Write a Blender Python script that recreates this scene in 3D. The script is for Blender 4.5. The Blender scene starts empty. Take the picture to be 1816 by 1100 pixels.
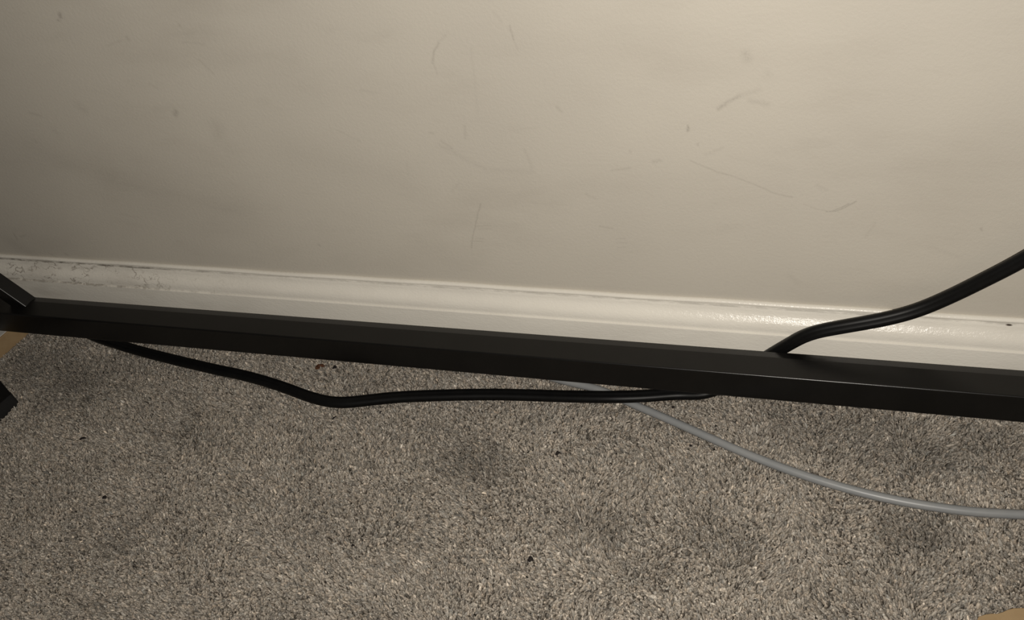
import bpy, math, random
import numpy as np
from mathutils import Matrix, Vector

random.seed(7)
rng = np.random.default_rng(11)
scene = bpy.context.scene
COL = scene.collection

# ------------------------------------------------------------------ camera
# world: wall plane y = 0 (room on y < 0), x to the right along the wall, z up,
# z = 0 is the tip level of the carpet pile.  Metres.
FPX, IW, IH = 1600.0, 1816, 1100
YAW, PITCH, ROLL = -0.4286, 0.7389, -0.2273
CAM = np.array([0.07, -0.4809, 0.5345])
fwd = np.array([math.sin(YAW)*math.cos(PITCH), math.cos(YAW)*math.cos(PITCH), -math.sin(PITCH)])
r0 = np.array([math.cos(YAW), -math.sin(YAW), 0.0])
u0 = np.cross(r0, fwd)
right = math.cos(ROLL)*r0 + math.sin(ROLL)*u0
upv = -math.sin(ROLL)*r0 + math.cos(ROLL)*u0

cam_data = bpy.data.cameras.new('camera')
cam_data.sensor_fit = 'HORIZONTAL'
cam_data.sensor_width = 36.0
cam_data.lens = 36.0*FPX/IW
cam_data.clip_start = 0.01
cam = bpy.data.objects.new('camera', cam_data)
COL.objects.link(cam)
M = Matrix.Identity(4)
for i in range(3):
    M[i][0], M[i][1], M[i][2], M[i][3] = right[i], upv[i], -fwd[i], CAM[i]
cam.matrix_world = M
scene.camera = cam

# ------------------------------------------------------------------ light
world = bpy.data.worlds.new('world')
world.use_nodes = True
scene.world = world
bg = world.node_tree.nodes['Background']
bg.inputs[0].default_value = (1.0, 0.90, 0.78, 1)
bg.inputs[1].default_value = 0.060          # faint warm room light

flash_data = bpy.data.lights.new('phone_flash', 'SPOT')
flash_data.energy = 14.0
flash_data.color = (1.0, 0.940, 0.855)
flash_data.spot_size = math.radians(176)
flash_data.spot_blend = 1.0
flash_data.shadow_soft_size = 0.004
flash = bpy.data.objects.new('phone_flash', flash_data)
COL.objects.link(flash)
fl = CAM + right*0.030 - upv*0.010
aim = np.array([-0.22, 0.0, 0.10])
flash.location = Vector(fl)
flash.rotation_euler = Vector(aim-fl).to_track_quat('-Z', 'Y').to_euler()

vs = scene.view_settings
vs.view_transform = 'Standard'
vs.look = 'None'
vs.gamma = 1.0
vs.use_curve_mapping = False
vs.exposure = 0.0

# ------------------------------------------------------------------ helpers
def ray(px, py):
    return fwd + right*((px-IW/2)/FPX) + upv*((IH/2-py)/FPX)

def on_z(px, py, z):
    d = ray(px, py)
    return CAM + d*((z-CAM[2])/d[2])

def on_y(px, py, y):
    d = ray(px, py)
    return CAM + d*((y-CAM[1])/d[1])

def mesh_obj(name, verts, faces, mat, parent=None, smooth=True):
    me = bpy.data.meshes.new(name)
    me.from_pydata([tuple(map(float, v)) for v in verts], [], faces)
    me.validate()
    me.update()
    if smooth:
        me.polygons.foreach_set('use_smooth', [True]*len(me.polygons))
    if mat:
        me.materials.append(mat)
    o = bpy.data.objects.new(name, me)
    COL.objects.link(o)
    if parent:
        o.parent = parent
    return o

def tag(o, label=None, cat=None, group=None, kind=None):
    if label: o['label'] = label
    if cat: o['category'] = cat
    if group: o['group'] = group
    if kind: o['kind'] = kind
    return o

def empty(name, loc):
    o = bpy.data.objects.new(name, None)
    o.empty_display_size = 0.02
    o.location = loc
    COL.objects.link(o)
    return o

def catmull(P, step):
    P = np.array(P, float)
    Q = np.vstack([2*P[0]-P[1], P, 2*P[-1]-P[-2]])
    out = []
    for i in range(1, len(Q)-2):
        a, b, c, d = Q[i-1], Q[i], Q[i+1], Q[i+2]
        n = max(2, int(np.linalg.norm(c-b)/step))
        # centripetal-like: plain uniform spline on well spaced points
        for k in range(n):
            t = k/n
            out.append(0.5*((2*b)+(-a+c)*t+(2*a-5*b+4*c-d)*t*t+(-a+3*b-3*c+d)*t**3))
    out.append(Q[-2])
    return np.array(out)

def smooth_path(P, n=4):
    P = P.copy()
    for _ in range(n):
        P[1:-1] = 0.25*P[:-2]+0.5*P[1:-1]+0.25*P[2:]
    return P

def sweep(name, path, profile, ups, mat, parent=None):
    """sweep a closed 2-D profile (a: across, b: along up hint) along a path"""
    n, m = len(path), len(profile)
    T = np.gradient(path, axis=0)
    T /= np.linalg.norm(T, axis=1)[:, None]
    V = []
    for i in range(n):
        up = ups[i] - T[i]*np.dot(ups[i], T[i])
        up /= np.linalg.norm(up)
        sd = np.cross(T[i], up)
        for a, b in profile:
            V.append(path[i]+sd*a+up*b)
    F = []
    for i in range(n-1):
        for k in range(m):
            F.append((i*m+k, i*m+(k+1) % m, (i+1)*m+(k+1) % m, (i+1)*m+k))
    F.append(tuple(range(m))[::-1])
    F.append(tuple((n-1)*m+k for k in range(m)))
    return mesh_obj(name, V, F, mat, parent)

def rounded_square(s, r, seg=4):
    h = s/2-r
    out = []
    for cx, cy, a0 in ((h, h, 0), (-h, h, 90), (-h, -h, 180), (h, -h, 270)):
        for k in range(seg+1):
            a = math.radians(a0+90*k/seg)
            out.append((cx+r*math.cos(a), cy+r*math.sin(a)))
    return out

def tube(name, A, B, s, r, up, mat, parent=None, prof=None):
    A, B = np.array(A, float), np.array(B, float)
    o = sweep(name, np.array([A, A+(B-A)*0.002, B-(B-A)*0.002, B]), prof or rounded_square(s, r), [np.array(up, float)]*4, mat, parent)
    # flat faces stay flat, rounded edges stay smooth
    md = o.modifiers.new('wn', 'WEIGHTED_NORMAL')
    md.keep_sharp = False
    md.weight = 100
    return o

# ---- node helpers
class NT:
    def __init__(s, name):
        s.m = bpy.data.materials.new(name)
        s.m.use_nodes = True
        s.t = s.m.node_tree
        s.b = s.t.nodes['Principled BSDF']
    def n(s, typ, **kw):
        nd = s.t.nodes.new(typ)
        for k, v in kw.items():
            setattr(nd, k, v)
        return nd
    def put(s, sock, v):
        if isinstance(v, bpy.types.NodeSocket):
            s.t.links.new(v, sock)
        else:
            sock.default_value = v
    def math(s, op, a, b=None, c=None, clamp=False):
        nd = s.n('ShaderNodeMath', operation=op, use_clamp=clamp)
        s.put(nd.inputs[0], a)
        if b is not None: s.put(nd.inputs[1], b)
        if c is not None: s.put(nd.inputs[2], c)
        return nd.outputs[0]
    def mix(s, f, a, b, blend='MIX'):
        nd = s.n('ShaderNodeMix', data_type='RGBA', blend_type=blend)
        s.put(nd.inputs[0], f); s.put(nd.inputs[6], a); s.put(nd.inputs[7], b)
        return nd.outputs[2]
    def noise(s, vec, scale, detail=3, rough=0.55, lo=None, hi=None):
        nd = s.n('ShaderNodeTexNoise')
        if vec is not None: s.put(nd.inputs['Vector'], vec)
        nd.inputs['Scale'].default_value = scale
        nd.inputs['Detail'].default_value = detail
        nd.inputs['Roughness'].default_value = rough
        o = nd.outputs['Fac']
        return o if lo is None else s.ramp(o, lo, hi)
    def ramp(s, v, lo, hi, o0=0.0, o1=1.0):
        nd = s.n('ShaderNodeMapRange', interpolation_type='SMOOTHSTEP')
        s.put(nd.inputs[0], v)
        nd.inputs[1].default_value = lo; nd.inputs[2].default_value = hi
        nd.inputs[3].default_value = o0; nd.inputs[4].default_value = o1
        return nd.outputs[0]
    def pos(s):
        return s.n('ShaderNodeNewGeometry').outputs['Position']
    def scaled(s, vec, v3):
        nd = s.n('ShaderNodeVectorMath', operation='MULTIPLY')
        s.put(nd.inputs[0], vec); nd.inputs[1].default_value = v3
        return nd.outputs[0]
    def bump(s, h, strength, dist):
        nd = s.n('ShaderNodeBump')
        nd.inputs['Strength'].default_value = strength
        nd.inputs['Distance'].default_value = dist
        s.put(nd.inputs['Height'], h)
        s.put(s.b.inputs['Normal'], nd.outputs[0])
    def set(s, **kw):
        for k, v in kw.items():
            s.put(s.b.inputs[k.replace('_', ' ')], v)
        return s.m

def rgb(r, g, b): return (r, g, b, 1.0)

# ------------------------------------------------------------------ materials
def scuff_shade_group():
    """distance-to-segment mask on the wall plane (x, z)"""
    g = bpy.data.node_groups.new('scuff_shade_stroke', 'ShaderNodeTree')
    def sock(nm, t, io='INPUT'): return g.interface.new_socket(name=nm, in_out=io, socket_type=t)
    sock('P', 'NodeSocketVector'); sock('A', 'NodeSocketVector'); sock('AB', 'NodeSocketVector')
    sock('InvLen2', 'NodeSocketFloat'); sock('R', 'NodeSocketFloat'); sock('Strength', 'NodeSocketFloat')
    sock('P', 'NodeSocketVector', 'OUTPUT')
    gi, go = g.nodes.new('NodeGroupInput'), g.nodes.new('NodeGroupOutput')
    L = g.links.new
    def vm(op, a, b):
        n = g.nodes.new('ShaderNodeVectorMath'); n.operation = op
        L(a, n.inputs[0])
        if op == 'SCALE': L(b, n.inputs[3])
        else: L(b, n.inputs[1])
        return n
    def mm(op, a, b, clamp=False):
        n = g.nodes.new('ShaderNodeMath'); n.operation = op; n.use_clamp = clamp
        L(a, n.inputs[0])
        if isinstance(b, float): n.inputs[1].default_value = b
        else: L(b, n.inputs[1])
        return n.outputs[0]
    fl_n = g.nodes.new('ShaderNodeVectorMath'); fl_n.operation = 'MULTIPLY'
    L(gi.outputs['P'], fl_n.inputs[0]); fl_n.inputs[1].default_value = (1, 0, 1)
    sp = g.nodes.new('ShaderNodeSeparateXYZ'); L(gi.outputs['P'], sp.inputs[0])
    pa = vm('SUBTRACT', fl_n.outputs[0], gi.outputs['A']).outputs[0]
    dt = vm('DOT_PRODUCT', pa, gi.outputs['AB']).outputs['Value']
    t = mm('MULTIPLY', dt, gi.outputs['InvLen2'], True)
    q = vm('SCALE', gi.outputs['AB'], t).outputs[0]
    d = vm('DISTANCE', pa, q).outputs['Value']
    e = mm('DIVIDE', d, gi.outputs['R'])
    f = g.nodes.new('ShaderNodeMath'); f.operation = 'SUBTRACT'; f.use_clamp = True
    f.inputs[0].default_value = 1.0; L(e, f.inputs[1])
    s2 = mm('POWER', f.outputs[0], 1.4)
    s3 = mm('MULTIPLY', s2, gi.outputs['Strength'])
    mx = mm('MAXIMUM', sp.outputs[1], s3)
    cb = g.nodes.new('ShaderNodeCombineXYZ')
    L(sp.outputs[0], cb.inputs[0]); L(mx, cb.inputs[1]); L(sp.outputs[2], cb.inputs[2])
    L(cb.outputs[0], go.inputs[0])
    return g

PXM = 0.00036   # metres per photo pixel near the wall
SCUFFS_AND_SHADE = [
    ([(190, 318), (420, 372)], 75, .17), ([(60, 262), (150, 300)], 50, .11), ([(520, 270), (720, 320)], 60, .09), ([(20, 430), (60, 455)], 22, .16),  # rubbed smudges, then the brace's shadow painted on the wall
    # strokes: list of points (photo px on the wall), half width px, darkness
    ([(1225, 285), (1265, 303), (1300, 313), (1340, 328), (1368, 341), (1405, 350)], 2.4, .22),
    ([(1425, 362), (1448, 371), (1466, 375)], 2.2, .16), ([(1466, 376), (1482, 374), (1498, 368), (1518, 358)], 2.2, .36),
    ([(1478, 373), (1506, 362)], 2.0, .34),
    ([(1275, 193), (1290, 181), (1312, 170)], 5.5, .34), ([(1312, 170), (1345, 160)], 8, .14),
    ([(1330, 178), (1362, 185)], 8, .18), ([(1322, 94), (1326, 104)], 11, .22), ([(1360, 130), (1362, 132)], 10, .10),
    ([(1220, 223), (1221, 232)], 3.4, .50), ([(1238, 255), (1238, 257)], 3, .30),
    ([(768, 112), (769, 92), (778, 76)], 3.6, .30), ([(770, 112), (775, 132)], 3, .14), ([(778, 76), (790, 62)], 4, .12),
    ([(904, 46), (908, 58), (911, 71)], 2.6, .30), ([(912, 74), (918, 88)], 2.4, .14), ([(835, 85), (848, 200)], 4, .07),
    ([(852, 362), (843, 398), (838, 424), (836, 440)], 2.2, .30),
    ([(834, 428), (858, 428)], 1.8, .24), ([(846, 401), (870, 400)], 1.8, .20), ([(850, 407), (872, 406)], 1.8, .17), ([(843, 424), (858, 424)], 1.6, .17),
    ([(106, 24), (107, 30)], 5, .62), ([(103, 36), (104, 36)], 3.5, .46),
    ([(312, 198), (311, 203)], 7, .44), ([(385, 225), (388, 240)], 20, .14), ([(140, 188), (150, 196)], 12, .15),
    ([(60, 248), (66, 252)], 6, .22), ([(225, 66), (228, 70)], 4.5, .26), ([(318, 44), (319, 46)], 3.5, .24),
    ([(325, 75), (362, 78)], 4, .12), ([(352, 105), (378, 131)], 3, .18), ([(53, 200), (72, 206)], 3.5, .20), ([(190, 81), (215, 72)], 3, .13),
    ([(265, 148), (280, 158)], 3.5, .13), ([(95, 230), (105, 245)], 12, .10),
    ([(824, 222), (826, 246)], 4, .18), ([(783, 250), (802, 264)], 4, .18), ([(763, 235), (768, 237)], 4, .18), ([(600, 232), (640, 252)], 3.5, .12),
    ([(988, 190), (996, 198)], 4, .22), ([(1085, 303), (1117, 298)], 3.5, .18), ([(1160, 287), (1170, 285)], 6, .20), ([(1064, 402), (1086, 405)], 3, .22),
    ([(1094, 423), (1108, 423)], 2, .18), ([(1094, 431), (1110, 431)], 2, .18), ([(1096, 439), (1108, 439)], 2, .16), ([(1117, 268), (1119, 270)], 4, .22),
    ([(800, 340), (815, 325)], 4, .10), ([(720, 290), (724, 310)], 6, .12),
    ([(860, 300), (945, 305)], 8, .09), ([(780, 258), (860, 300)], 8, .10), ([(930, 265), (945, 300)], 5, .11),
    ([(24, 414), (30, 424)], 3, .34), ([(36, 420), (46, 418)], 3, .22), ([(88, 450), (100, 456)], 3, .22), ([(116, 450), (118, 452)], 3.5, .26),
    ([(1250, 275), (1280, 263)], 5, .12), ([(1450, 330), (1466, 336)], 6, .12), ([(1400, 490), (1416, 502)], 8, .10), ([(1740, 405), (1741, 409)], 3.5, .30),
    ([(640, 160), (670, 165)], 4, .10), ([(1040, 345), (1056, 352)], 4, .12), ([(890, 40), (875, 20)], 4, .10), ([(1535, 420), (1552, 395)], 4, .10),
    ([(215, 380), (245, 386)], 4, .14), ([(410, 325), (418, 330)], 5, .16), ([(565, 434), (567, 436)], 3, .28), ([(450, 430), (454, 432)], 3, .18),
    ([(1650, 440), (1700, 455)], 8, .08), ([(1300, 280), (1400, 300)], 14, .05), ([(1590, 300), (1680, 290)], 16, .05),
]

def wall_material(strokes, grp):
    k = NT('wall_paint')
    p = k.pos()
    base = k.mix(k.noise(p, 3.2, 3, .5, .35, .68), rgb(.548, .513, .446), rgb(.493, .461, .404))
    # soft rubbed dirt clouds, horizontal
    cl = k.noise(k.scaled(p, (4.5, 1, 13)), 1.0, 4, .6, .47, .78)
    base = k.mix(k.math('MULTIPLY', cl, .30), base, rgb(.36, .325, .275))
    cl2 = k.noise(k.scaled(p, (22, 1, 60)), 1.0, 5, .65, .52, .85)
    base = k.mix(k.math('MULTIPLY', cl2, .13), base, rgb(.27, .24, .20))
    # warp a little so strokes are not ruler straight
    wn = k.n('ShaderNodeTexNoise'); k.put(wn.inputs['Vector'], p); wn.inputs['Scale'].default_value = 130; wn.inputs['Detail'].default_value = 2
    wv = k.n('ShaderNodeVectorMath', operation='MULTIPLY_ADD')
    k.put(wv.inputs[0], wn.outputs['Color']); wv.inputs[1].default_value = (.0022, 0, .0022); wv.inputs[2].default_value = (-.0011, 0, -.0011)
    pw = k.n('ShaderNodeVectorMath', operation='ADD'); k.put(pw.inputs[0], p); k.put(pw.inputs[1], wv.outputs[0])
    fl0 = k.scaled(pw.outputs[0], (1, 0, 1))
    cur = fl0       # (x, darkest stroke so far, z) handed from stroke to stroke
    for A, B, R, dk in strokes:
        nd = k.n('ShaderNodeGroup'); nd.node_tree = grp
        k.put(nd.inputs['P'], cur)
        nd.inputs['A'].default_value = (A[0], 0, A[2])
        ab = (B[0]-A[0], 0, B[2]-A[2])
        nd.inputs['AB'].default_value = ab
        nd.inputs['InvLen2'].default_value = 1.0/max(1e-12, ab[0]**2+ab[2]**2)
        nd.inputs['R'].default_value = R
        nd.inputs['Strength'].default_value = dk*.78
        cur = nd.outputs[0]
    sx = k.n('ShaderNodeSeparateXYZ'); k.put(sx.inputs[0], cur)
    tot = sx.outputs[1]
    brk = k.noise(p, 900, 3, .6, .28, .62)
    brk = k.math('MULTIPLY_ADD', brk, .75, .3)
    tot = k.math('MULTIPLY', tot, brk, clamp=True)
    base = k.mix(tot, base, rgb(.13, .112, .095))
    # roller stipple relief
    h = k.math('ADD', k.noise(p, 420, 3, .55), k.math('MULTIPLY', k.noise(k.scaled(p, (1, 1, .5)), 1500, 2, .5), .35))
    k.bump(h, .15, .0012)
    return k.set(Base_Color=base, Roughness=.55, Specular_IOR_Level=.28)

def baseboard_material():
    k = NT('baseboard_gloss_paint')
    p = k.pos()
    sep = k.n('ShaderNodeSeparateXYZ'); k.put(sep.inputs[0], p)
    x, z = sep.outputs[0], sep.outputs[2]
    base = k.mix(k.noise(k.scaled(p, (10, 1, 40)), 1, 3, .5, .35, .7), rgb(.755, .722, .650), rgb(.710, .677, .610))
    left = k.ramp(x, -.36, -.56, 0, 1)
    # dirt caught in the groove under the top bead
    gz = k.math('SUBTRACT', 1.0, k.ramp(k.math('ABSOLUTE', k.math('SUBTRACT', z, BB_TOP-.0026)), .0002, .0014))
    gn = k.noise(k.scaled(p, (60, 1, 300)), 1, 4, .7, .34, .62)
    g = k.math('MULTIPLY', gz, k.math('MULTIPLY', gn, k.math('MULTIPLY_ADD', left, .60, .34)))
    base = k.mix(g, base, rgb(.10, .085, .068))
    # lip line, dirty only at the left end
    lz = k.math('SUBTRACT', 1.0, k.ramp(k.math('ABSOLUTE', k.math('SUBTRACT', k.math('ADD', z, k.math('MULTIPLY', k.math('SUBTRACT', k.noise(p, 90, 3), .5), .0022)), BB_LIP)), .0002, .0011))
    l = k.math('MULTIPLY', lz, k.math('MULTIPLY', k.noise(k.scaled(p, (80, 1, 200)), 1, 4, .7, .40, .60), k.math('MULTIPLY', left, .60)))
    base = k.mix(l, base, rgb(.15, .128, .105))
    # crackled, rubbed dirt on the moulded face at the left
    band = k.math('MULTIPLY', k.ramp(z, BB_LIP-.002, BB_LIP+.001), k.ramp(z, BB_TOP-.001, BB_TOP-.004))
    vn = k.n('ShaderNodeTexVoronoi', feature='DISTANCE_TO_EDGE'); 
    nn = k.n('ShaderNodeTexNoise'); k.put(nn.inputs['Vector'], p); nn.inputs['Scale'].default_value = 160; nn.inputs['Detail'].default_value = 4
    wv = k.n('ShaderNodeVectorMath', operation='MULTIPLY_ADD'); k.put(wv.inputs[0], nn.outputs['Color']); wv.inputs[1].default_value = (.012,)*3; k.put(wv.inputs[2], p)
    k.put(vn.inputs['Vector'], k.scaled(wv.outputs[0], (42, 42, 190))); vn.inputs['Scale'].default_value = 1.0
    ck = k.math('SUBTRACT', 1.0, k.ramp(vn.outputs[0], .0, .055))
    ck = k.math('MULTIPLY', ck, k.noise(p, 55, 3, .6, .42, .60))
    fine = k.noise(p, 700, 3, .65, .60, .74)
    ck = k.math('MAXIMUM', ck, k.math('MULTIPLY', fine, k.noise(p, 70, 2, .5, .48, .66)))
    ck = k.math('MULTIPLY', k.math('MULTIPLY', ck, band), k.math('MULTIPLY', left, .80))
    base = k.mix(ck, base, rgb(.19, .16, .13))
    gr = k.math('MULTIPLY', k.noise(k.scaled(p, (14, 1, 40)), 1, 4, .6, .45, .75), k.math('MULTIPLY_ADD', left, .22, .10))
    base = k.mix(gr, base, rgb(.38, .34, .29))
    # one short dark chip near the right edge
    c = on_y(1790, 580, -.005)
    cd = k.n('ShaderNodeVectorMath', operation='DISTANCE')
    k.put(cd.inputs[0], k.scaled(p, (.30, 0, 1))); cd.inputs[1].default_value = (c[0]*.30, 0, c[2])
    base = k.mix(k.math('SUBTRACT', 1.0, k.ramp(cd.outputs['Value'], .0003, .0008)), base, rgb(.06, .045, .035))
    h = k.math('ADD', k.noise(k.scaled(p, (1, 1, 2)), 350, 3, .6), k.math('MULTIPLY', k.noise(p, 1400, 2, .5), .25))
    k.bump(h, .26, .0010)
    return k.set(Base_Color=base, Roughness=.22, Specular_IOR_Level=.28)

def carpet_material():
    k = NT('carpet_yarn')
    at = k.n('ShaderNodeAttribute'); at.attribute_name = 'yarn'
    p = k.pos()
    c = k.mix(k.noise(p, 1500, 2, .6, .25, .75), rgb(.66, .66, .66), rgb(1.38, 1.37, 1.34))  # fibre grain, contrast raised to paint glints into the colour
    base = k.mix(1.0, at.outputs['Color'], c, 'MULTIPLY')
    k.bump(k.noise(p, 2600, 2, .6), .7, .0006)
    return k.set(Base_Color=base, Roughness=.36, Specular_IOR_Level=.60)

def simple(name, col, rough, spec=.5, nscale=None, nstr=.1, ndist=.0005, col2=None, cscale=30):
    k = NT(name)
    p = k.pos()
    base = rgb(*col) if col2 is None else k.mix(k.noise(p, cscale, 4, .6, .35, .68), rgb(*col), rgb(*col2))
    if nscale: k.bump(k.noise(p, nscale, 3, .6), nstr, ndist)
    return k.set(Base_Color=base, Roughness=rough, Specular_IOR_Level=spec)

BB_TOP, BB_LIP = .0784, .0590
M_base = baseboard_material()
M_carpet = carpet_material()
M_backing = simple('carpet_backing', (.12, .10, .082), .9, .1, 300, .5, .001, (.16, .14, .115), 200)
M_steel = simple('black_powder_coat', (.0044, .0042, .0040), .29, .37, 1600, .08, .0004, (.0054, .0051, .0048), 60)
M_foot = simple('black_plastic_foot', (.010, .010, .010), .55, .4, 900, .1, .0004)
M_cord = simple('black_pvc_cord', (.0030, .0030, .0031), .44, .20, 700, .06, .0004, (.0042, .0042, .0042), 120)
M_net = simple('grey_pvc_cable', (.225, .233, .238), .38, .4, 500, .05, .0003, (.245, .250, .252), 80)
M_kraft = simple('kraft_cardboard', (.330, .235, .130), .8, .2, 500, .2, .0006, (.285, .195, .105), 45)
M_white = simple('white_box_print', (.62, .60, .57), .5, .35, 300, .06, .0004, (.56, .54, .50), 30)
M_dark = simple('dark_lint', (.012, .010, .011), .85, .2, 900, .5, .0005, (.022, .018, .016), 500)
M_leaf = simple('dried_brown_flake', (.105, .040, .016), .6, .3, 700, .4, .0004, (.055, .022, .011), 400)

# ------------------------------------------------------------------ setting
PILE = .009                      # pile depth below z = 0
X0, X1, YF = -1.15, .70, -.75
def box(name, a, b, mat, parent=None):
    (ax, ay, az), (bx, by, bz) = a, b
    V = [(ax, ay, az), (bx, ay, az), (bx, by, az), (ax, by, az), (ax, ay, bz), (bx, ay, bz), (bx, by, bz), (ax, by, bz)]
    F = [(0, 3, 2, 1), (4, 5, 6, 7), (0, 1, 5, 4), (1, 2, 6, 5), (2, 3, 7, 6), (3, 0, 4, 7)]
    return mesh_obj(name, V, F, mat, parent, smooth=False)

tag(box('floor', (X0, YF, -.03), (X1, .0, -PILE), M_backing), 'grey beige carpeted floor below the scuffed wall', kind='structure')
# the wall's front is cut into patches so that each patch's paint only carries its own scuffs and painted shade
STROKES = []
for pts, hw, dk in SCUFFS_AND_SHADE:
    for (a, b) in zip(pts[:-1], pts[1:]):
        A_, B_ = on_y(a[0], a[1], 0), on_y(b[0], b[1], 0)
        STROKES.append((A_, B_, hw*np.linalg.norm(A_-CAM)/FPX*1.25, dk))
wx = [X0, -.74] + list(np.linspace(-.66, .22, 12)) + [X1]
wz = [-.03, .06] + list(np.linspace(.11, .35, 6)) + [1.3]
V = [(x, 0.0, z) for z in wz for x in wx]
nxw, nzw = len(wx), len(wz)
F = [(j*nxw+i, j*nxw+i+1, (j+1)*nxw+i+1, (j+1)*nxw+i) for j in range(nzw-1) for i in range(nxw-1)]
nb = len(V)
V += [(X0, .06, -.03), (X1, .06, -.03), (X1, .06, 1.3), (X0, .06, 1.3)]
F += [(nb+1, nb, nb+3, nb+2),
      tuple(range(nxw))[::-1] + (nb, nb+1), tuple((nzw-1)*nxw+i for i in range(nxw)) + (nb+2, nb+3),
      tuple(j*nxw for j in range(nzw)) + (nb+3, nb), tuple(j*nxw+nxw-1 for j in range(nzw))[::-1] + (nb+1, nb+2)]
wall = mesh_obj('wall_back', V, F, None, smooth=False)
wgrp = scuff_shade_group()
wall.data.materials.append(wall_material([], wgrp))
for j in range(nzw-1):
    for i in range(nxw-1):
        sel = []
        for st in STROKES:
            m_ = st[2]+.0014
            # tests the stroke's closest approach to the patch by sampling it
            T_ = np.linspace(0, 1, 25)[:, None]
            Q = st[0][None]*(1-T_)+st[1][None]*T_
            if ((Q[:, 0] > wx[i]-m_) & (Q[:, 0] < wx[i+1]+m_) & (Q[:, 2] > wz[j]-m_) & (Q[:, 2] < wz[j+1]+m_)).any(): sel.append(st)
        if sel:
            wall.data.materials.append(wall_material(sel, wgrp))
            wall.data.polygons[j*(nxw-1)+i].material_index = len(wall.data.materials)-1
tag(wall, 'cream painted wall with dark scuffs and rubbed dirt', kind='structure')

# baseboard: top bead, groove, ogee face, small lip, flat lower face
prof = [(.0, BB_TOP+.0006), (-.0012, BB_TOP+.0008), (-.0024, BB_TOP+.0003), (-.0030, BB_TOP-.0006), (-.0030, BB_TOP-.0013),
        (-.0026, BB_TOP-.0019), (-.0028, BB_TOP-.0028), (-.0034, BB_TOP-.0036), (-.0038, BB_TOP-.0054), (-.0045, BB_TOP-.0070), (-.0056, BB_TOP-.0086), (-.0070, BB_TOP-.0101),
        (-.0084, BB_TOP-.0116), (-.0096, BB_TOP-.0133), (-.0104, BB_TOP-.0152), (-.0109, BB_TOP-.0172), (-.0111, BB_LIP+.0003), (-.0113, BB_LIP-.0001),
        (-.0121, BB_LIP-.0002), (-.0126, BB_LIP-.0005), (-.0128, BB_LIP-.0012), (-.0128, -PILE), (0, -PILE)]
nx = 240
xs = np.linspace(X0, X1, nx)
V, F = [], []
for i, x in enumerate(xs):
    w = .00025*math.sin(x*23)+.0002*math.sin(x*61+1)
    for (y, z) in prof:
        zz = z + (w if z > BB_TOP-.003 else 0)
        V.append((x, y, zz))
m = len(prof)
for i in range(nx-1):
    for kk in range(m-1):
        F.append((i*m+kk, i*m+kk+1, (i+1)*m+kk+1, (i+1)*m+kk))
F.append(tuple(range(m))); F.append(tuple((nx-1)*m+kk for kk in range(m))[::-1])
bb = mesh_obj('baseboard_back', V, F, M_base)
tag(bb, 'off white moulded baseboard along the foot of the wall', kind='structure')
import bmesh
bm = bmesh.new(); bm.from_mesh(bb.data); bmesh.ops.recalc_face_normals(bm, faces=bm.faces)
for e in bm.edges:
    if len(e.link_faces) == 2 and e.calc_face_angle(0) > math.radians(42): e.smooth = False
bm.to_mesh(bb.data); bm.free()

# ------------------------------------------------------------------ cable paths
RAIL_Z, RAIL_S, RAIL_A = .0422, .025, .0070
def rail_y(x): return -.036 + RAIL_A*(x-.07)
def fl_pts(lst, z):
    out = []
    for t in lst:
        out.append(on_z(t[0], t[1], t[2] if len(t) > 2 else z))
    return out

zc = .0042
cord_pts = []
cord_pts += [on_y(2180, 235, -.022), on_y(2050, 318, -.020), on_y(1930, 392, -.016)]
for (px, py, y) in [(1816, 460, -.0135), (1747, 496, -.0125), (1686, 526, -.0115), (1624, 552, -.0125), (1562, 568, -.0158), (1500, 579, -.0180), (1436, 592, -.0188), (1392, 615, -.0186)]:
    cord_pts.append(on_y(px, py, y))
last = cord_pts[-1]
A = on_z(1208, 697, .0075)
cord_pts.append(np.array([last[0]-.017, -.0186, last[2]-.018]))
cord_pts.append(np.array([last[0]-.034, -.0200, .016]))
cord_pts.append(np.array([.5*(last[0]-.034)+.5*A[0]-.002, -.031, .0100]))
cord_pts += fl_pts([(1208, 698, .0082), (1142, 703, .0098), (1088, 704.5, .0106), (1026, 704, .0085), (960, 702, .0058), (880, 700), (800, 701), (710, 704.5), (655, 710), (613, 714.5), (588, 713.5), (564, 708.5), (540, 701),
                    (500, 686), (440, 668), (380, 655), (320, 641), (260, 626), (215, 613), (175, 600), (150, 590)], zc)
e = cord_pts[-1]
cord_pts += [np.array([-.628, -.0184, .0042]), np.array([-.648, -.0181, .0100]), np.array([-.674, -.0181, .0208]), np.array([-.76, -.0181, .0208]), np.array([-.81, -.0181, .0208]), np.array([-.85, -.0181, .0100]), np.array([-.90, -.0181, .0042]), np.array([-1.14, -.0181, .0042])]
cord_path = smooth_path(catmull(cord_pts, .004), 4)

gz_ = .0024
net_pts = fl_pts([(2350, 860), (2100, 905), (1950, 915), (1816, 913), (1727, 908), (1662, 900), (1596, 889), (1531, 874.5), (1465, 856), (1400, 834.5), (1327, 806.5), (1274, 783.5), (1221, 760), (1168, 736.5), (1124, 718),
                   (1092, 703), (1062, 690.5), (1034, 684), (1005, 677.5), (975, 669), (940, 658)], gz_)
e2 = net_pts[-1]
net_pts += [np.array([e2[0]-.05, -.0215, .0030]), np.array([-.36, -.0180, .0030]), np.array([-.50, -.0178, .0030]), np.array([-.565, -.0177, .0062]), np.array([-.605, -.0177, .0115]), np.array([-.640, -.0177, .0185]),
            np.array([-.672, -.0177, .0275]), np.array([-.76, -.0177, .0275]), np.array([-.81, -.0177, .0275]), np.array([-.85, -.0177, .0172]), np.array([-.90, -.0177, .0112]), np.array([-1.14, -.0177, .0112])]
net_path = smooth_path(catmull(net_pts, .004), 3)

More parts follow.
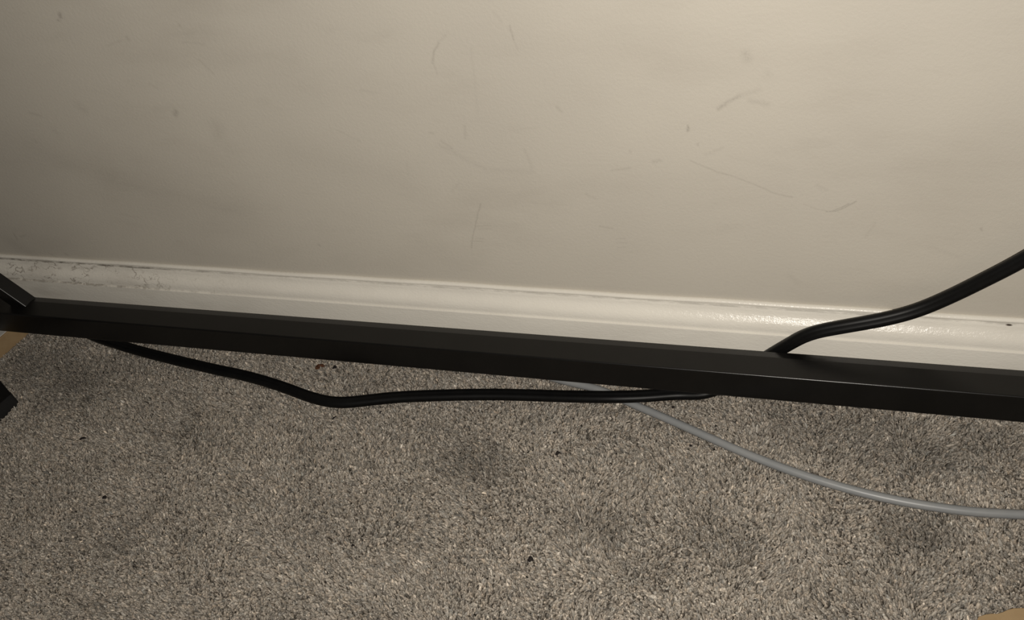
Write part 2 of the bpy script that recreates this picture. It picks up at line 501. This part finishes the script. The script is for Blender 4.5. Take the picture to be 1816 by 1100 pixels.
# ------------------------------------------------------------------ carpet pile (numpy, one mesh)
def value_noise(X, Y, s, seed):
    r = np.random.default_rng(seed)
    G = r.random((256, 256))
    u, v = X/s+50, Y/s+50
    i, j = np.floor(u).astype(int), np.floor(v).astype(int)
    a, b = u-i, v-j
    a, b = a*a*(3-2*a), b*b*(3-2*b)
    g = lambda p, q: G[p % 256, q % 256]
    return (g(i, j)*(1-a)+g(i+1, j)*a)*(1-b)+(g(i, j+1)*(1-a)+g(i+1, j+1)*a)*b

def near_path(X, Y, path, zmax, reach):
    P = path[path[:, 2] < zmax][:, :2]
    d = np.full(len(X), 9.0)
    lo, hi = P.min(0)-reach, P.max(0)+reach
    idx = np.where((X > lo[0]) & (X < hi[0]) & (Y > lo[1]) & (Y < hi[1]))[0]
    for c in range(0, len(idx), 4000):
        s = idx[c:c+4000]
        d[s] = np.sqrt(((np.stack([X[s], Y[s]], 1)[:, None]-P[None])**2).sum(-1)).min(1)
    return d

# darker, trodden or soiled patches; by the left leg, shade painted in: (centre px, radius m, amount)
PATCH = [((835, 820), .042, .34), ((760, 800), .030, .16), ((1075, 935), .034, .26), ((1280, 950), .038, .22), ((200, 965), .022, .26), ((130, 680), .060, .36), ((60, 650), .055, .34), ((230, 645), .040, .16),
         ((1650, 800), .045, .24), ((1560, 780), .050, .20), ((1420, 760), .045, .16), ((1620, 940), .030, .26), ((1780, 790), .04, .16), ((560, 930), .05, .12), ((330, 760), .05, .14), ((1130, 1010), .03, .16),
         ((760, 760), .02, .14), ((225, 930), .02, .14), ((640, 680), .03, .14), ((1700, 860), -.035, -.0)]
LIGHT = [((1080, 1040), .06, .14), ((950, 1000), .05, .12), ((1300, 780), .03, .12), ((1020, 760), .04, .10), ((1350, 900), .035, .14), ((1750, 870), .025, .14), ((1480, 960), .04, .10)]
def strands(X, Y, rad, hgt, nside=4, rings=((.55, 1.10), (.90, .86))):
    n = len(X)
    lay = value_noise(X, Y, .055, 3)*2*math.pi*1.3
    lean = .05+.28*value_noise(X, Y, .035, 5)
    tx = np.cos(lay)*lean + rng.normal(0, .20, n)
    ty = np.sin(lay)*lean*.6 - .04 + rng.normal(0, .20, n)
    h = hgt*(1+rng.normal(0, .085, n)) + (value_noise(X, Y, .012, 8)-.5)*.0012
    d1 = near_path(X, Y, cord_path, .013, .01)
    d2 = near_path(X, Y, net_path, .008, .008)
    h -= np.clip(1-(d1-.0042)/.002, 0, 1)*.0030*np.where(d1 < .0062, 1, 0)
    h -= np.clip(1-(d2-.0026)/.0015, 0, 1)*.0030*np.where(d2 < .0041, 1, 0)
    r = rad*(1+rng.normal(0, .18, n)).clip(.5, 1.6)
    a0 = rng.random(n)*2*math.pi
    tw = rng.normal(0, .9, n)
    nr = len(rings)
    V = np.zeros((n, nside*nr+1, 3), np.float32)
    for q, (zf, rf) in enumerate(rings):
        cx, cy, cz = X+tx*h*zf*zf, Y+ty*h*zf*zf, -PILE+h*zf
        for s in range(nside):
            a = a0+tw*q+2*math.pi*s/nside
            rr = r*rf*(1+rng.normal(0, .16, n))
            V[:, q*nside+s, 0] = cx+np.cos(a)*rr
            V[:, q*nside+s, 1] = cy+np.sin(a)*rr
            V[:, q*nside+s, 2] = cz - (np.cos(a)*tx+np.sin(a)*ty)*rr*.8 + rng.normal(0, .0002, n)
    V[:, -1, 0] = X+tx*h*1.05; V[:, -1, 1] = Y+ty*h*1.05; V[:, -1, 2] = -PILE+h
    f = []
    for s in range(nside):
        t = (s+1) % nside
        if nr == 2: f += [(s, t, nside+t), (s, nside+t, nside+s)]
        f += [((nr-1)*nside+s, (nr-1)*nside+t, nr*nside)]
    f = np.array(f)
    k = nside*nr+1
    Fc = (f[None]+(np.arange(n)*k)[:, None, None]).reshape(-1, 3)
    # yarn colour per strand
    v = .86+rng.normal(0, .25, n)+.12*(value_noise(X, Y, .02, 9)-.5)
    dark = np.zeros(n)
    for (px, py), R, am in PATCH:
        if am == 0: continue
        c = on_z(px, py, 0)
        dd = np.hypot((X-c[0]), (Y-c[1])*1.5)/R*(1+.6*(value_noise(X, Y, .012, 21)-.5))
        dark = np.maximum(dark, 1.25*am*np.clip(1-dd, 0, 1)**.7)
    for (px, py), R, am in LIGHT:
        c = on_z(px, py, 0)
        dd = np.hypot((X-c[0]), (Y-c[1])*1.4)/R
        dark -= am*np.clip(1-dd, 0, 1)
    dark += .10*np.clip((value_noise(X, Y, .03, 31)-.55)/.45, 0, 1)
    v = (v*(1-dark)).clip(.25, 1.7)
    v = np.where(rng.random(n) < .045, v*1.5, v)  # a few strands brightened, glints painted into the yarn colour
    hue = rng.normal(0, .025, n)
    base = np.array([.390, .350, .302])
    C = np.ones((n, 4), np.float32)
    C[:, 0] = base[0]*v*(1+hue); C[:, 1] = base[1]*v; C[:, 2] = base[2]*v*(1-hue)
    return V.reshape(-1, 3), Fc, np.repeat(C, k, 0)

def grid(x0, x1, y0, y1, s):
    gx, gy = np.meshgrid(np.arange(x0, x1, s), np.arange(y0, y1, s*.9))
    gx = gx + (np.arange(gx.shape[0]) % 2)[:, None]*s*.5
    gx = gx.ravel()+rng.normal(0, s*.20, gx.size); gy = gy.ravel()+rng.normal(0, s*.20, gy.size)
    return gx, gy
HX0, HX1, HY0 = -.76, .27, -.34
SX, SY = grid(HX0, HX1, HY0, -.0135, .00147)
keep = SY < -.0140
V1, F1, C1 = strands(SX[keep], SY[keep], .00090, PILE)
ox, oy = grid(X0+.005, X1-.005, YF+.005, -.0145, .0023)
inside = (ox > HX0) & (ox < HX1) & (oy > HY0)
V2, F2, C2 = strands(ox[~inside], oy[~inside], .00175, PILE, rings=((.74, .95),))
VV = np.concatenate([V1, V2]); FF = np.concatenate([F1, F2+len(V1)]); CC = np.concatenate([C1, C2])
me = bpy.data.meshes.new('carpet_pile')
me.vertices.add(len(VV)); me.vertices.foreach_set('co', VV.ravel().astype(np.float32))
me.loops.add(len(FF)*3); me.loops.foreach_set('vertex_index', FF.ravel().astype(np.int32))
me.polygons.add(len(FF)); me.polygons.foreach_set('loop_start', np.arange(0, len(FF)*3, 3, dtype=np.int32))
me.polygons.foreach_set('use_smooth', np.ones(len(FF), bool))
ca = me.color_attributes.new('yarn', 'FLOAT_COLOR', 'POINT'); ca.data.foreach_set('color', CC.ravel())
me.update(calc_edges=True)
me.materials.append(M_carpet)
pile = bpy.data.objects.new('carpet_pile', me); COL.objects.link(pile)
tag(pile, 'grey beige cut pile carpet covering the whole floor', 'carpet', kind='stuff')
print('carpet tris', len(FF))

# ------------------------------------------------------------------ black metal rack: rail, brace, posts
rack = empty('metal_rack', (-.06, rail_y(-.06), 0))
tag(rack, 'black square steel frame with a low rail running along the baseboard', 'metal frame')
def rk(p): return np.array(p, float)-np.array([-.06, rail_y(-.06), 0])
XL, XR = -.835, .50
rail = tube('rail', rk((XL, rail_y(XL), RAIL_Z)), rk((XR, rail_y(XR), RAIL_Z)), RAIL_S, .0021, (0, 0, 1), M_steel, rack,
            prof=[q for q in rounded_square(RAIL_S, .0014) if not (q[0] < 0 and q[1] > 0)][:5] + [(-.0056, .0125), (-.0060, .01245), (-.0121, .0111), (-.0125, .0106)] + [q for q in rounded_square(RAIL_S, .0014) if q[1] < 0])
# corner brace rising to the left post
J = on_y(60, 526, rail_y(-.66)+RAIL_S/2-.001)
bs = .0145
by = rail_y(J[0])+RAIL_S/2-bs/2-.0003
dirv = np.array([-.60, 0, .80])
nrm = np.array([.80, 0, .60])
b0 = np.array([J[0], by, RAIL_Z+RAIL_S/2]) - nrm*bs/2
bA = b0 - dirv*.010
bB = b0 + dirv*((J[0]-XL)/.60+.004)
tube('brace', rk(bA), rk(bB), bs, .0018, (0, 1, 0), M_steel, rack)
for x in (XL, XR):
    y = rail_y(x)
    tube('post', rk((x, y, .004)), rk((x, y, .95)), .0255, .0021, (0, 1, 0), M_steel, rack)
    tube('foot_cap', rk((x, y, -.0085)), rk((x, y, .006)), .029, .004, (0, 1, 0), M_foot, rack)

# ------------------------------------------------------------------ separate black leg at the left edge
c0 = on_z(36, 714, -.001)
ang = math.radians(-14)
ca_, sa_ = math.cos(ang), math.sin(ang)
ls = .030
lc = c0 + np.array([-ca_*ls/2 + sa_*ls/2, -sa_*ls/2 - ca_*ls/2, 0])
leg = empty('furniture_leg', (lc[0], lc[1], 0))
tag(leg, 'black square metal leg standing on the carpet at the left edge', 'furniture leg')
tube('post', (0, 0, .010), (0, 0, .75), ls-.0012, .002, (-sa_, ca_, 0), M_steel, leg)
tube('foot_cap', (0, 0, -.0075), (0, 0, .012), ls, .003, (-sa_, ca_, 0), M_foot, leg)

# ------------------------------------------------------------------ cables
def flat_cord(w, t, groove, seg=11):
    """two moulded cores side by side with a shallow groove on both faces"""
    out = []
    n = 40
    for i in range(n):
        a = 2*math.pi*i/n
        ca, sa = math.cos(a), math.sin(a)
        e_ = 2/2.5
        x = w/2*abs(ca)**e_*(1 if ca >= 0 else -1)
        y = t/2*abs(sa)**e_*(1 if sa >= 0 else -1)
        y *= 1-groove*math.exp(-(x/(w*.10))**2)
        out.append((x, y))
    return out
ups = []
wall_up, floor_up = np.array([0, -.86, .5]), np.array([0, -.25, .97])
for p in cord_path:
    f = np.clip((p[2]-.012)/.03, 0, 1) if p[0] > -.3 else 0
    u = floor_up*(1-f)+wall_up*f
    if p[0] > -.02 and p[2] < .065 and p[2] > .012: u = np.array([0, -1, .1])*1.0*f + u*(1-f)
    ups.append(u/np.linalg.norm(u))
ups = smooth_path(np.array(ups), 10)
cord = sweep('power_cord', cord_path, flat_cord(.0094, .0072, .11), ups, M_cord)
tag(cord, 'black flat power cord kinked across the carpet and climbing the wall', 'cord')
circ = [(.00305*math.cos(2*math.pi*i/20), .00305*math.sin(2*math.pi*i/20)) for i in range(20)]
net = sweep('network_cable', net_path, circ, [np.array([0, 0, 1.0])]*len(net_path), M_net)
tag(net, 'thin grey round cable curving over the carpet', 'cable')

# ------------------------------------------------------------------ white topped flat carton under the rail at the left
q0, q1 = on_z(0, 637, -.001), on_z(45, 598, -.001)
ed = (q1-q0)[:2]; ed /= np.linalg.norm(ed)
def carton():
    t = empty('flat_carton', (q0[0], q0[1], 0))
    tag(t, 'flat brown cardboard carton with white top pushed under the rail', 'box')
    zb, zt = -.0015, .0162
    yb, yf = -.0150, -.0960
    def edge(y): return q0[0]+ed[0]/ed[1]*(y-q0[1])
    xl = -.805
    o = np.array([q0[0], q0[1], 0])
    V, F = [], []
    ring = [(edge(yf), yf), (edge(yb), yb), (xl, yb), (xl, yf)]
    for z in (zb, zt):
        for (x, y) in ring: V.append(np.array([x, y, z])-o)
    F = [(0, 1, 2, 3)[::-1], (4, 5, 6, 7)] + [(i, (i+1) % 4, 4+(i+1) % 4, 4+i) for i in range(4)]
    b = mesh_obj('carton_body', V, F, M_kraft, t, smooth=False)
    md = b.modifiers.new('b', 'BEVEL'); md.width = .0009; md.segments = 2
    V = []
    for z in (zt-.0004, zt+.0005):
        for (x, y) in [(edge(yf+.001)-.0016, yf+.001), (edge(yb-.001)-.0016, yb-.0010), (xl+.001, yb-.0010), (xl+.001, yf+.001)]: V.append(np.array([x, y, z])-o)
    s = mesh_obj('white_top', V, F, M_white, t, smooth=False); s['label'] = 'white printed top face'
    return t
carton()

# ------------------------------------------------------------------ cardboard sheet at the lower right corner
edge_px = [(1735, 1095), (1748, 1091), (1760, 1089.5), (1768, 1089), (1778, 1086), (1787, 1082.5), (1796, 1080.5), (1806, 1079.5), (1818, 1079), (1850, 1078), (1900, 1082), (1960, 1090), (2040, 1112)]
out2 = [on_z(px, py, .0028)[:2] for px, py in edge_px]
cx = out2[0]
far = [out2[-1]+np.array([.01, -.20]), cx+np.array([.03, -.21]), cx+np.array([-.012, -.075]), cx+np.array([-.004, -.012])]
poly = [np.array(p) for p in out2+far]
org = np.mean(poly, 0)
V, F = [], []
n = len(poly)
for z in (.0002, .0030):
    for i, p in enumerate(poly): V.append((p[0]-org[0], p[1]-org[1], z+.0005*math.sin(i*1.3)))
F = [tuple(range(n)), tuple(range(n, 2*n))[::-1]] + [(i, n+i, n+(i+1) % n, (i+1) % n) for i in range(n)]
sheet = mesh_obj('cardboard_sheet', V, F, M_kraft, smooth=False)
sheet.location = (org[0], org[1], 0)
bm = bmesh.new(); bm.from_mesh(sheet.data); bmesh.ops.recalc_face_normals(bm, faces=bm.faces); bm.to_mesh(sheet.data); bm.free()
tag(sheet, 'torn tan cardboard piece lying on the carpet at the lower right', 'cardboard')

# ------------------------------------------------------------------ crumbs and lint on the carpet
def crumb(name, px, py, lx, ly, deg, mat, label, cat, seed, h=.5):
    r = np.random.default_rng(seed)
    c = on_z(px, py, .0006)
    s = np.linalg.norm(c-CAM)/FPX
    lx, ly = lx*s/2, ly*s/2*1.25
    bm = bmesh.new()
    bmesh.ops.create_icosphere(bm, subdivisions=2, radius=1)
    a = math.radians(deg)
    for v in bm.verts:
        k = 1+r.normal(0, .16)
        bx, by_, bz = v.co.x*k*lx, v.co.y*k*ly*(1-.35*v.co.x), v.co.z*min(lx, ly)*h*k
        by_ += .35*ly*math.cos(v.co.x*2.2)
        v.co = Vector((bx*math.cos(a)-by_*math.sin(a), bx*math.sin(a)+by_*math.cos(a), bz))
    me = bpy.data.meshes.new(name); bm.to_mesh(me); bm.free(); me.materials.append(mat)
    o = bpy.data.objects.new(name, me); COL.objects.link(o)
    o.location = Vector(c)
    return tag(o, label, cat, 'bits of debris on the carpet')
D = [
    ('dried_flake', 567, 651, 17, 8, 32, M_leaf, 'curled reddish brown dried flake just below the black rail', 'debris', 1),
    ('lint_speck', 594, 652, 7, 6, 10, M_dark, 'dark lint speck right beside the reddish brown flake', 'lint', 2),
    ('lint_speck', 990, 804, 10, 5, 42, M_dark, 'dark oval crumb on open carpet below the middle of the cord', 'lint', 3),
    ('lint_speck', 941, 993, 11, 8, 5, M_dark, 'largest black crumb, low in the middle of the carpet', 'lint', 4),
    ('lint_speck', 185, 883, 9, 5, 12, M_dark, 'small black speck on the carpet well below the left leg', 'lint', 5),
    ('lint_speck', 147, 778, 11, 4, 25, M_dark, 'thin dark fibre on the carpet nearest the black leg', 'lint', 6),
    ('lint_speck', 593, 741, 10, 3, 58, M_dark, 'slanted black fibre just below the kink of the cord', 'lint', 7),
    ('lint_speck', 1194, 723, 5, 4, 20, M_dark, 'tiny black dot above the grey cable near the rail', 'lint', 8),
    ('lint_speck', 1225, 791, 5, 4, 15, M_dark, 'tiny black dot just below the grey cable', 'lint', 9),
    ('lint_speck', 626, 968, 6, 4, 20, M_dark, 'small dark speck low on the carpet left of the largest crumb', 'lint', 10),
    ('lint_speck', 675, 731, 5, 3, 50, M_dark, 'short black bristle below the cord right of its kink', 'lint', 12),
]
for d in D: crumb(*d)
